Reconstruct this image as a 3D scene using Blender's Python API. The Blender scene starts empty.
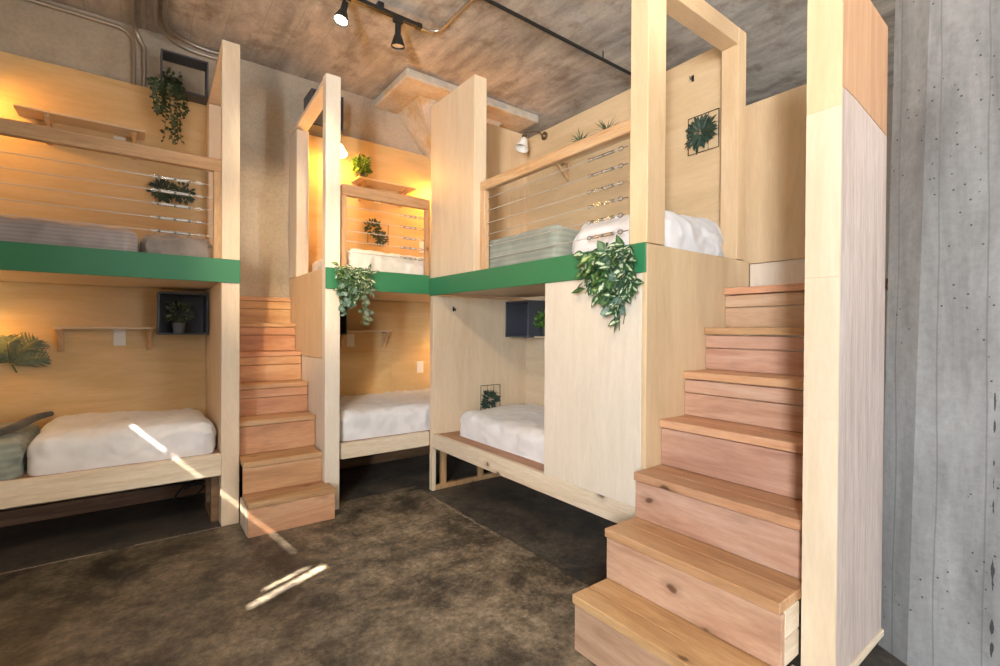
import bpy, bmesh, math, random
from mathutils import Vector, Matrix, noise

S = bpy.context.scene
C = S.collection
rnd = random.Random(7)

# ------------------------------------------------------------------ camera, world, lights, exposure
cam = bpy.data.cameras.new('camera'); cam_o = bpy.data.objects.new('camera', cam); C.objects.link(cam_o)
r_ = Vector((0.79909, -0.60119, 0.006)); u_ = Vector((-0.00065, 0.00912, 0.99996)); f_ = Vector((0.60122, 0.79906, -0.00689))
M4 = Matrix((r_, u_, -f_)).transposed().to_4x4(); M4.translation = Vector((0, 0, 1.3))
cam_o.matrix_world = M4
cam.sensor_width = 36.0; cam.lens = 477.32 * 36.0 / 1000.0; cam.clip_start = 0.02
S.camera = cam_o

W = bpy.data.worlds.new('world'); S.world = W; W.use_nodes = True
W.node_tree.nodes['Background'].inputs[0].default_value = (0.75, 0.86, 1.0, 1)
W.node_tree.nodes['Background'].inputs[1].default_value = 0.6

def lamp(name, kind, loc, target, energy, col, **kw):
    l = bpy.data.lights.new(name, kind); o = bpy.data.objects.new(name, l); C.objects.link(o)
    o.location = loc; l.energy = energy; l.color = col
    if target is not None:
        o.rotation_euler = (Vector(target) - Vector(loc)).to_track_quat('-Z', 'Y').to_euler()
    for k, v in kw.items(): setattr(l, k, v)
    return o

WARM = (1.0, 0.44, 0.06); SPOTC = (1.0, 0.76, 0.50); DAY = (0.88, 0.94, 1.0)
# daylight of the left window, and an unseen near window added as fill
lamp('daylight_fill_near', 'AREA', (3.5, -4.45, 1.75), (2.6, 4, 1.5), 105, DAY, shape='RECTANGLE', size=2.2, size_y=2.2)
lamp('daylight_left', 'AREA', (-2.1, -1.35, 1.75), (1.6, 0.6, 1.25), 200, DAY, shape='RECTANGLE', size=0.45, size_y=1.3)
# upward fill lamps added at the windows to brighten the ceiling
lamp('ceiling_fill_near', 'AREA', (3.5, -4.40, 0.75), (3.0, -2.4, 3.6), 110, (1.0, 0.86, 0.70), shape='RECTANGLE', size=2.2, size_y=0.9, spread=math.radians(96))
lamp('ceiling_fill_left', 'AREA', (-2.08, -1.35, 0.9), (0.1, 0.9, 3.6), 62, (1.0, 0.88, 0.74), shape='RECTANGLE', size=0.9, size_y=0.8, spread=math.radians(76))
# sun through the slits of the left wall
lamp('sun', 'SUN', (-6, 0, 8), Vector((-6, 0, 8)) + Vector((0.64, 0.30, -0.71)), 65.0, (1.0, 0.93, 0.82), angle=math.radians(0.5))
S.view_settings.view_transform = 'Standard'; S.view_settings.look = 'None'
S.view_settings.gamma = 1.0; S.view_settings.use_curve_mapping = False
S.view_settings.exposure = 0.35

# ------------------------------------------------------------------ materials
def newmat(name):
    m = bpy.data.materials.new(name); m.use_nodes = True
    n = m.node_tree.nodes; b = n['Principled BSDF']
    return m, n, m.node_tree.links, b
def N(n, t, **kw):
    x = n.new(t)
    for k, v in kw.items():
        if k in x.inputs.keys(): x.inputs[k].default_value = v
        else: setattr(x, k, v)
    return x
def ramp(n, stops):
    r = n.new('ShaderNodeValToRGB'); e = r.color_ramp.elements
    while len(e) < len(stops): e.new(0.5)
    for i, (p, c) in enumerate(stops):
        e[i].position = p; e[i].color = (*c, 1) if len(c) == 3 else c
    return r
def mixc(n, L, fac, a, b, blend='MIX'):
    x = n.new('ShaderNodeMix'); x.data_type = 'RGBA'; x.blend_type = blend
    for s, v in ((x.inputs[0], fac), (x.inputs[6], a), (x.inputs[7], b)):
        if isinstance(v, (int, float)): s.default_value = v
        elif isinstance(v, tuple): s.default_value = (*v, 1) if len(v) == 3 else v
        else: L.new(v, s)
    return x.outputs[2]
def math_(n, L, op, a, b=None):
    x = n.new('ShaderNodeMath'); x.operation = op
    for i, v in enumerate((a, b)):
        if v is None: continue
        if isinstance(v, (int, float)): x.inputs[i].default_value = v
        else: L.new(v, x.inputs[i])
    return x.outputs[0]
def plain(name, col, rough=0.6, metal=0.0, emit=None, es=0.0, **kw):
    m, n, L, b = newmat(name)
    b.inputs['Base Color'].default_value = (*col, 1); b.inputs['Roughness'].default_value = rough; b.inputs['Metallic'].default_value = metal
    if emit: b.inputs['Emission Color'].default_value = (*emit, 1); b.inputs['Emission Strength'].default_value = es
    tc = N(n, 'ShaderNodeTexCoord'); no = N(n, 'ShaderNodeTexNoise', Scale=60.0); L.new(tc.outputs['Object'], no.inputs['Vector'])
    bp = N(n, 'ShaderNodeBump', Strength=0.04); L.new(no.outputs[0], bp.inputs['Height']); L.new(bp.outputs[0], b.inputs['Normal'])
    return m

def wood(name, dark, mid, light, axis, stretch=12.0, scale=1.6, rough=0.5, knots=0.0, tone=0.12, knotcol=(0.10, 0.04, 0.015), fine=0.10, figure=0.0):
    m, n, L, b = newmat(name)
    tc = N(n, 'ShaderNodeTexCoord'); oi = N(n, 'ShaderNodeObjectInfo')
    off = N(n, 'ShaderNodeVectorMath', operation='SCALE'); off.inputs[0].default_value = (7.3, 11.1, 5.7); L.new(oi.outputs['Random'], off.inputs['Scale'])
    add = N(n, 'ShaderNodeVectorMath', operation='ADD'); L.new(tc.outputs['Object'], add.inputs[0]); L.new(off.outputs[0], add.inputs[1])
    sc = [stretch] * 3; sc['XYZ'.index(axis)] = 1.0
    mp = N(n, 'ShaderNodeMapping'); mp.inputs['Scale'].default_value = sc; L.new(add.outputs[0], mp.inputs['Vector'])
    no = N(n, 'ShaderNodeTexNoise', Scale=scale, Detail=5.0, Roughness=0.6, Distortion=0.9); L.new(mp.outputs[0], no.inputs['Vector'])
    cr = ramp(n, [(0.28, dark), (0.5, mid), (0.72, light)]); L.new(no.outputs[0], cr.inputs[0])
    n2 = N(n, 'ShaderNodeTexNoise', Scale=scale * 9, Detail=3.0, Roughness=0.7); L.new(mp.outputs[0], n2.inputs['Vector'])
    r2 = ramp(n, [(0.35, (1 - fine * 2.2,) * 3), (0.65, (1.0,) * 3)]); L.new(n2.outputs[0], r2.inputs[0])
    col = mixc(n, L, 1.0, cr.outputs[0], r2.outputs[0], 'MULTIPLY')
    # blotchy board tone, fixed to the wood
    n3 = N(n, 'ShaderNodeTexNoise', Scale=1.3, Detail=2.0); L.new(add.outputs[0], n3.inputs['Vector'])
    r3 = ramp(n, [(0.3, (1 - tone,) * 3), (0.7, (1.0,) * 3)]); L.new(n3.outputs[0], r3.inputs[0])
    col = mixc(n, L, 1.0, col, r3.outputs[0], 'MULTIPLY')
    if knots > 0:
        ks = [2.6] * 3; ks['XYZ'.index(axis)] = 1.5
        mk = N(n, 'ShaderNodeMapping'); mk.inputs['Scale'].default_value = ks; L.new(add.outputs[0], mk.inputs['Vector'])
        nw = N(n, 'ShaderNodeTexNoise', Scale=9.0); L.new(mk.outputs[0], nw.inputs['Vector'])
        mv = mixc(n, L, 0.06, mk.outputs[0], nw.outputs['Color'])
        vo = N(n, 'ShaderNodeTexVoronoi', Scale=2.4); L.new(mv, vo.inputs['Vector'])
        rk = ramp(n, [(0.0, (1, 1, 1)), (0.04 * knots, (0.85,) * 3), (0.055 * knots, (0.25,) * 3), (0.11 * knots, (0, 0, 0))]); L.new(vo.outputs['Distance'], rk.inputs[0])
        col = mixc(n, L, rk.outputs[0], col, knotcol)
    # object-to-object tone
    hv = N(n, 'ShaderNodeHueSaturation'); L.new(col, hv.inputs['Color'])
    mr = N(n, 'ShaderNodeMapRange'); L.new(oi.outputs['Random'], mr.inputs[0]); mr.inputs[3].default_value = 1 - tone; mr.inputs[4].default_value = 1 + tone * 0.6
    L.new(mr.outputs[0], hv.inputs['Value'])
    wn = N(n, 'ShaderNodeTexWhiteNoise', noise_dimensions='1D'); L.new(oi.outputs['Random'], wn.inputs['W'])
    mh = N(n, 'ShaderNodeMapRange'); L.new(wn.outputs['Value'], mh.inputs[0]); mh.inputs[3].default_value = 0.5 - tone * 0.07; mh.inputs[4].default_value = 0.5 + tone * 0.09
    L.new(mh.outputs[0], hv.inputs['Hue'])
    L.new(hv.outputs[0], b.inputs['Base Color']); b.inputs['Roughness'].default_value = rough
    bp = N(n, 'ShaderNodeBump', Strength=0.06); L.new(n2.outputs[0], bp.inputs['Height']); L.new(bp.outputs[0], b.inputs['Normal'])
    return m

PLY = dict(dark=(0.67, 0.52, 0.345), mid=(0.73, 0.58, 0.405), light=(0.77, 0.63, 0.455), stretch=7.0, scale=1.4, rough=0.45, tone=0.05, fine=0.03)
ply_x = wood('birch_ply_x', axis='X', **PLY); ply_y = wood('birch_ply_y', axis='Y', **PLY); ply_z = wood('birch_ply_z', axis='Z', **PLY)
GOLD = dict(PLY, dark=(0.64, 0.46, 0.265), mid=(0.71, 0.52, 0.315), light=(0.76, 0.575, 0.365))  # the birch ply with warm light put into its colour
gold_x = wood('warm_lit_ply_x', axis='X', **GOLD); gold_y = wood('warm_lit_ply_y', axis='Y', **GOLD); gold_z = wood('warm_lit_ply_z', axis='Z', **GOLD)
deep_x = wood('lamp_lit_ply_x', axis='X', **dict(PLY, dark=(0.60, 0.41, 0.19), mid=(0.67, 0.47, 0.235), light=(0.72, 0.525, 0.28)))  # birch ply again, a deeper lamp glow mixed into its colour
PALE = dict(PLY, dark=(0.72, 0.62, 0.50), mid=(0.755, 0.66, 0.54), light=(0.785, 0.695, 0.585), scale=2.4)  # birch ply whitened, daylight put into its colour
pale_z = wood('daylit_ply_z', axis='Z', **PALE)
PINE = dict(dark=(0.67, 0.52, 0.36), mid=(0.77, 0.63, 0.47), light=(0.82, 0.70, 0.55), stretch=14.0, scale=1.2, rough=0.5, tone=0.06, knots=1.8, fine=0.08)
pine_x = wood('pine_x', axis='X', **PINE); pine_y = wood('pine_y', axis='Y', **PINE); pine_z = wood('pine_z', axis='Z', **PINE)
FIRR = dict(dark=(0.46, 0.215, 0.10), mid=(0.65, 0.345, 0.175), light=(0.73, 0.45, 0.26), stretch=9.0, scale=1.3, rough=0.45, tone=0.16, knots=2.0, fine=0.07)
fir_x = wood('fir_x', axis='X', **FIRR); fir_y = wood('fir_y', axis='Y', **FIRR); fir_z = wood('fir_z', axis='Z', **FIRR)
firp_y = wood('pink_fir_y', axis='Y', **dict(FIRR, dark=(0.47, 0.245, 0.15), mid=(0.65, 0.385, 0.25), light=(0.74, 0.49, 0.345)))
RAIL = dict(dark=(0.50, 0.27, 0.12), mid=(0.66, 0.42, 0.22), light=(0.74, 0.52, 0.31), stretch=12.0, scale=1.5, rough=0.45, tone=0.06, knots=1.2, fine=0.1)
LRAIL = dict(RAIL)
RAIL = dict(RAIL, dark=(0.40, 0.20, 0.085), mid=(0.53, 0.30, 0.145), light=(0.62, 0.39, 0.21))
lrail_y = wood('light_stained_pine_y', axis='Y', **LRAIL); lrail_z = wood('light_stained_pine_z', axis='Z', **LRAIL)
rail_x = wood('stained_pine_x', axis='X', **RAIL); rail_y = wood('stained_pine_y', axis='Y', **RAIL); rail_z = wood('stained_pine_z', axis='Z', **RAIL)
redply_z = wood('lauan_ply_z', (0.46, 0.35, 0.29), (0.59, 0.48, 0.42), (0.67, 0.57, 0.51), 'Z', stretch=16.0, scale=1.1, tone=0.08, fine=0.12, rough=0.5)
terra_z = wood('red_lauan_z', (0.40, 0.205, 0.105), (0.50, 0.275, 0.155), (0.57, 0.335, 0.20), 'Z', stretch=16.0, scale=1.1, tone=0.05, fine=0.06, rough=0.5)
dark_x = wood('old_board_x', (0.16, 0.08, 0.04), (0.27, 0.15, 0.08), (0.36, 0.21, 0.12), 'X', tone=0.1)
deckw_x = wood('deck_board_x', (0.30, 0.13, 0.06), (0.42, 0.20, 0.10), (0.50, 0.27, 0.15), 'X', tone=0.08)
deckw_y = wood('deck_board_y', (0.30, 0.13, 0.06), (0.42, 0.20, 0.10), (0.50, 0.27, 0.15), 'Y', tone=0.08)
green = plain('green_paint', (0.030, 0.185, 0.078), 0.4)
dgrey = plain('charcoal_metal', (0.068, 0.073, 0.090), 0.5)
black = plain('black_metal', (0.012, 0.012, 0.012), 0.4)
steel = plain('galvanised_steel', (0.50, 0.46, 0.41), 0.32, 0.9)
chrome = plain('zinc', (0.56, 0.55, 0.54), 0.24, 0.95)
wire = plain('steel_cable', (0.58, 0.56, 0.54), 0.5, 0.5)
brass = plain('aged_brass', (0.20, 0.13, 0.07), 0.35, 0.8)
white_pl = plain('white_plastic', (0.80, 0.78, 0.74), 0.4)
opal = plain('opal_glass', (0.9, 0.88, 0.84), 0.3)
opal_lit = plain('opal_glass_lit', (0.9, 0.85, 0.75), 0.3, 0, (1.0, 0.72, 0.38), 6.0)
bulb = plain('lit_bulb', (1, 1, 1), 0.3, 0, (1.0, 0.86, 0.62), 12.0)
potm = plain('grey_pot', (0.16, 0.17, 0.18), 0.6)
darkpot = plain('dark_pot', (0.03, 0.035, 0.035), 0.5)
stemm = plain('stem_green', (0.10, 0.13, 0.05), 0.6)
soil = plain('soil', (0.03, 0.02, 0.012), 0.9)

def cloth(name, col, col2=None, stripes=0.0, axis='Y', rough=0.9, folds=1.0):
    m, n, L, b = newmat(name)
    tc = N(n, 'ShaderNodeTexCoord')
    no = N(n, 'ShaderNodeTexNoise', Scale=7.0, Detail=4.0); L.new(tc.outputs['Object'], no.inputs['Vector'])
    c2 = col2 or tuple(x * 0.86 for x in col)
    cr = ramp(n, [(0.35, c2), (0.65, col)]); L.new(no.outputs[0], cr.inputs[0]); out = cr.outputs[0]
    wv = N(n, 'ShaderNodeTexNoise', Scale=240.0, Detail=1.0); L.new(tc.outputs['Object'], wv.inputs['Vector'])
    if stripes:
        w = N(n, 'ShaderNodeTexWave', Scale=stripes, Distortion=0.8); w.bands_direction = axis; L.new(tc.outputs['Object'], w.inputs['Vector'])
        rs = ramp(n, [(0.35, (0.86,) * 3), (0.75, (1,) * 3)]); L.new(w.outputs[0], rs.inputs[0])
        out = mixc(n, L, 1.0, out, rs.outputs[0], 'MULTIPLY')
    L.new(out, b.inputs['Base Color']); b.inputs['Roughness'].default_value = rough
    b.inputs['Sheen Weight'].default_value = 0.2
    mpf = N(n, 'ShaderNodeMapping'); mpf.inputs['Scale'].default_value = (1.0, 0.55, 0.8); mpf.inputs['Rotation'].default_value = (0, 0, 0.5); L.new(tc.outputs['Object'], mpf.inputs['Vector'])
    fo = N(n, 'ShaderNodeTexNoise', noise_type='RIDGED_MULTIFRACTAL', Scale=6.5, Detail=3.0, Roughness=0.5, Distortion=0.8); L.new(mpf.outputs[0], fo.inputs['Vector'])
    b0 = N(n, 'ShaderNodeBump', Strength=0.8 * folds, Distance=0.03); L.new(fo.outputs[0], b0.inputs['Height'])
    bp = N(n, 'ShaderNodeBump', Strength=0.12, Distance=0.004); L.new(wv.outputs[0], bp.inputs['Height']); L.new(b0.outputs[0], bp.inputs['Normal']); L.new(bp.outputs[0], b.inputs['Normal'])
    return m
white_cl = cloth('white_cotton', (0.74, 0.73, 0.74), (0.66, 0.65, 0.66))
cream_cl = cloth('cream_cotton', (0.74, 0.68, 0.60))
sage_cl = cloth('sage_linen', (0.31, 0.34, 0.29), (0.25, 0.28, 0.24), 9.0, 'Z', folds=0.35)
lav_cl = cloth('striped_linen', (0.42, 0.36, 0.34), (0.34, 0.29, 0.28), 14.0, 'Z')
taupe_cl = cloth('taupe_throw', (0.34, 0.28, 0.24), (0.22, 0.18, 0.15))
slate_cl = cloth('slate_cotton', (0.09, 0.11, 0.11))
olive_cl = cloth('olive_hem', (0.075, 0.075, 0.055))

def leafmat(name, edge, centre, rough=0.5):
    m, n, L, b = newmat(name)
    at = N(n, 'ShaderNodeAttribute', attribute_name='mid')
    tc = N(n, 'ShaderNodeTexCoord'); no = N(n, 'ShaderNodeTexNoise', Scale=45.0, Detail=2.0); L.new(tc.outputs['Object'], no.inputs['Vector'])
    f = math_(n, L, 'ADD', at.outputs['Fac'], math_(n, L, 'MULTIPLY', math_(n, L, 'SUBTRACT', no.outputs[0], 0.5), 0.9))
    cr = ramp(n, [(0.53, edge), (0.66, centre)]); L.new(f, cr.inputs[0])
    L.new(cr.outputs[0], b.inputs['Base Color']); b.inputs['Roughness'].default_value = rough
    return m
leaf_var = leafmat('variegated_leaf', (0.032, 0.090, 0.035), (0.50, 0.56, 0.38))
leaf_grn = leafmat('green_leaf', (0.030, 0.085, 0.022), (0.10, 0.19, 0.055))
leaf_lime = leafmat('lime_leaf', (0.07, 0.15, 0.035), (0.34, 0.42, 0.15))
leaf_blue = leafmat('eucalyptus_leaf', (0.09, 0.16, 0.12), (0.17, 0.25, 0.19))
leaf_dark = leafmat('dark_leaf', (0.018, 0.042, 0.028), (0.05, 0.085, 0.06))
leaf_sil = leafmat('silver_leaf', (0.075, 0.11, 0.06), (0.19, 0.23, 0.14))
leaf_olive = leafmat('olive_leaf', (0.018, 0.040, 0.014), (0.045, 0.075, 0.03))
leaf_box = leafmat('box_leaf', (0.06, 0.16, 0.022), (0.16, 0.32, 0.05))

def concrete(name, c0, c1, c2, scale=1.2, stretch=None, pits=0.0, stain=None, bump=0.25, rough=0.85, seams=None, crack=None):
    m, n, L, b = newmat(name)
    tc = N(n, 'ShaderNodeTexCoord'); mp = N(n, 'ShaderNodeMapping'); L.new(tc.outputs['Object'], mp.inputs['Vector'])
    if stretch: mp.inputs['Scale'].default_value = stretch
    no = N(n, 'ShaderNodeTexNoise', Scale=scale, Detail=8.0, Roughness=0.62, Distortion=0.3); L.new(mp.outputs[0], no.inputs['Vector'])
    cr = ramp(n, [(0.3, c0), (0.5, c1), (0.7, c2)]); L.new(no.outputs[0], cr.inputs[0]); col = cr.outputs[0]
    nf = N(n, 'ShaderNodeTexNoise', Scale=38.0, Detail=5.0, Roughness=0.7); L.new(tc.outputs['Object'], nf.inputs['Vector'])
    rf = ramp(n, [(0.35, (0.86,) * 3), (0.6, (1,) * 3)]); L.new(nf.outputs[0], rf.inputs[0]); col = mixc(n, L, 1.0, col, rf.outputs[0], 'MULTIPLY')
    h = nf.outputs[0]
    if stain:
        ns = N(n, 'ShaderNodeTexNoise', Scale=stain[1], Detail=7.0, Roughness=0.7); L.new(tc.outputs['Object'], ns.inputs['Vector'])
        rs = ramp(n, [(stain[2], (0, 0, 0)), (stain[3], (1, 1, 1))]); L.new(ns.outputs[0], rs.inputs[0])
        col = mixc(n, L, math_(n, L, 'MULTIPLY', rs.outputs[0], stain[4]), col, stain[0])
    if seams:   # board-form joints: (axis, period, darkness)
        sp = N(n, 'ShaderNodeSeparateXYZ'); L.new(tc.outputs['Object'], sp.inputs[0])
        nj = N(n, 'ShaderNodeTexNoise', Scale=2.0); L.new(tc.outputs['Object'], nj.inputs['Vector'])
        v = math_(n, L, 'ADD', sp.outputs[seams[0]], math_(n, L, 'MULTIPLY', nj.outputs[0], 0.02))
        fr = math_(n, L, 'FRACT', math_(n, L, 'DIVIDE', v, seams[1]))
        d = math_(n, L, 'ABSOLUTE', math_(n, L, 'SUBTRACT', fr, 0.5))
        ln = math_(n, L, 'LESS_THAN', d, 0.018)
        col = mixc(n, L, math_(n, L, 'MULTIPLY', ln, seams[2]), col, tuple(x * 0.45 for x in c1))
    if crack:   # (y, top z): a ragged dark line of voids along one form joint
        cp = N(n, 'ShaderNodeSeparateXYZ'); L.new(tc.outputs['Object'], cp.inputs[0])
        nk = N(n, 'ShaderNodeTexNoise', Scale=16.0, Detail=3.0); L.new(tc.outputs['Object'], nk.inputs['Vector'])
        wd = math_(n, L, 'MULTIPLY', math_(n, L, 'SUBTRACT', nk.outputs[0], 0.46), 0.028)
        hit = math_(n, L, 'LESS_THAN', math_(n, L, 'ABSOLUTE', math_(n, L, 'SUBTRACT', cp.outputs[1], crack[0])), wd)
        hit = math_(n, L, 'MULTIPLY', hit, math_(n, L, 'LESS_THAN', cp.outputs[2], crack[1]))
        col = mixc(n, L, math_(n, L, 'MULTIPLY', hit, 0.9), col, (0.03, 0.03, 0.032))
    if pits:
        vo = N(n, 'ShaderNodeTexVoronoi', Scale=34.0); L.new(tc.outputs['Object'], vo.inputs['Vector'])
        pr = math_(n, L, 'LESS_THAN', vo.outputs['Distance'], 0.12)
        sel = N(n, 'ShaderNodeTexNoise', Scale=3.2, Detail=2.0); L.new(tc.outputs['Object'], sel.inputs['Vector'])
        ok = math_(n, L, 'GREATER_THAN', sel.outputs[0], 0.53)
        col = mixc(n, L, math_(n, L, 'MULTIPLY', math_(n, L, 'MULTIPLY', pr, ok), pits), col, (0.03, 0.028, 0.025))
    L.new(col, b.inputs['Base Color']); b.inputs['Roughness'].default_value = rough
    bp = N(n, 'ShaderNodeBump', Strength=bump, Distance=0.01); L.new(h, bp.inputs['Height']); L.new(bp.outputs[0], b.inputs['Normal'])
    return m
conc_wall = concrete('concrete_wall', (0.36, 0.305, 0.235), (0.48, 0.415, 0.325), (0.55, 0.485, 0.39), 1.6, bump=0.2, stain=((0.24, 0.20, 0.15), 2.2, 0.55, 0.75, 0.5))
conc_ceil = concrete('concrete_ceiling', (0.24, 0.228, 0.212), (0.41, 0.388, 0.36), (0.56, 0.535, 0.50), 2.9, (2.3, 0.7, 1), bump=0.35, stain=((0.17, 0.135, 0.10), 3.1, 0.53, 0.64, 0.6), seams=(0, 0.21, 0.3))
conc_pil = concrete('concrete_pillar', (0.155, 0.15, 0.145), (0.265, 0.26, 0.252), (0.385, 0.38, 0.37), 2.0, (3.0, 3.0, 0.6), pits=0.85, seams=(1, 0.13, 0.5), crack=(0.292, 1.15), bump=0.3, stain=((0.22, 0.23, 0.26), 2.4, 0.62, 0.75, 0.6))
conc_cap = concrete('concrete_capital', (0.38, 0.345, 0.29), (0.54, 0.495, 0.42), (0.63, 0.59, 0.52), 3.0, (1, 1, .4), bump=0.25, stain=((0.45, 0.31, 0.13), 3.2, 0.50, 0.62, 0.8))
plaster = concrete('room_plaster', (0.42, 0.39, 0.34), (0.50, 0.465, 0.41), (0.55, 0.52, 0.46), 1.2, bump=0.1)

def floor_mat():
    m, n, L, b = newmat('stained_concrete_floor')
    tc = N(n, 'ShaderNodeTexCoord')
    no = N(n, 'ShaderNodeTexNoise', Scale=2.6, Detail=10.0, Roughness=0.76, Distortion=0.25); L.new(tc.outputs['Object'], no.inputs['Vector'])
    cr = ramp(n, [(0.38, (0.052, 0.042, 0.033)), (0.45, (0.105, 0.084, 0.061)), (0.52, (0.185, 0.146, 0.100)), (0.62, (0.275, 0.22, 0.152))]); L.new(no.outputs[0], cr.inputs[0])
    n2 = N(n, 'ShaderNodeTexNoise', Scale=9.0, Detail=8.0, Roughness=0.75); L.new(tc.outputs['Object'], n2.inputs['Vector'])
    r2 = ramp(n, [(0.36, (0.45,) * 3), (0.58, (1,) * 3)]); L.new(n2.outputs[0], r2.inputs[0])
    col = mixc(n, L, 0.9, cr.outputs[0], r2.outputs[0], 'MULTIPLY')
    n4 = N(n, 'ShaderNodeTexNoise', Scale=34.0, Detail=4.0, Roughness=0.8); L.new(tc.outputs['Object'], n4.inputs['Vector'])
    r4 = ramp(n, [(0.34, (0.55,) * 3), (0.5, (1,) * 3), (0.70, (1.5,) * 3)]); L.new(n4.outputs[0], r4.inputs[0])
    col = mixc(n, L, 0.8, col, r4.outputs[0], 'MULTIPLY')
    sp = N(n, 'ShaderNodeSeparateXYZ'); L.new(tc.outputs['Object'], sp.inputs[0])
    # the floor colour runs from darker at the left to paler at the right
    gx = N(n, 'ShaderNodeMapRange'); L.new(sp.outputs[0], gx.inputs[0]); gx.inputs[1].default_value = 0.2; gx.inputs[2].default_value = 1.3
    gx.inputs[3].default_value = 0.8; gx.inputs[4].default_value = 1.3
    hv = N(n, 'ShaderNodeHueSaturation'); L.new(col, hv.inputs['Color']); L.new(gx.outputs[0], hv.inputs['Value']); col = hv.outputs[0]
    # bunk shade painted into the floor colour, with a pale ragged edge line
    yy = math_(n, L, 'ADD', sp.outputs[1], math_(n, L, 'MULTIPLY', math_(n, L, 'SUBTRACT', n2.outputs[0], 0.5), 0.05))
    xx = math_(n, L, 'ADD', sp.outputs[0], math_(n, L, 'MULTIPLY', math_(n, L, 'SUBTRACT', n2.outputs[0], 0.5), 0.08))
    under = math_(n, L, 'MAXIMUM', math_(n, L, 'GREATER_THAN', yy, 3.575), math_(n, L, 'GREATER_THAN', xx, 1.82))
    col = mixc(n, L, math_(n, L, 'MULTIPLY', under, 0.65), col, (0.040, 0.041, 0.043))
    nb = N(n, 'ShaderNodeTexNoise', Scale=5.0, Detail=3.0); L.new(tc.outputs['Object'], nb.inputs['Vector'])
    ok = math_(n, L, 'GREATER_THAN', nb.outputs[0], 0.40)
    ln = math_(n, L, 'LESS_THAN', math_(n, L, 'ABSOLUTE', math_(n, L, 'SUBTRACT', yy, 3.575)), 0.007)
    ln = math_(n, L, 'MULTIPLY', ln, math_(n, L, 'LESS_THAN', sp.outputs[0], 0.44))
    ly = math_(n, L, 'LESS_THAN', math_(n, L, 'ABSOLUTE', math_(n, L, 'SUBTRACT', xx, 1.80)), 0.0032)
    ly = math_(n, L, 'MULTIPLY', ly, math_(n, L, 'MULTIPLY', math_(n, L, 'GREATER_THAN', sp.outputs[1], 2.45), math_(n, L, 'LESS_THAN', sp.outputs[1], 3.2)))
    l2 = math_(n, L, 'MAXIMUM', ln, ly)
    col = mixc(n, L, math_(n, L, 'MULTIPLY', math_(n, L, 'MULTIPLY', l2, ok), 0.75), col, (0.40, 0.36, 0.30))
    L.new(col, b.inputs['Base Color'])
    rr = N(n, 'ShaderNodeMapRange'); L.new(n2.outputs[0], rr.inputs[0]); rr.inputs[3].default_value = 0.30; rr.inputs[4].default_value = 0.60; L.new(rr.outputs[0], b.inputs['Roughness'])
    b.inputs['Specular IOR Level'].default_value = 0.35
    bp = N(n, 'ShaderNodeBump', Strength=0.12, Distance=0.01); L.new(n2.outputs[0], bp.inputs['Height']); L.new(bp.outputs[0], b.inputs['Normal'])
    return m
floorm = floor_mat()

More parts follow.
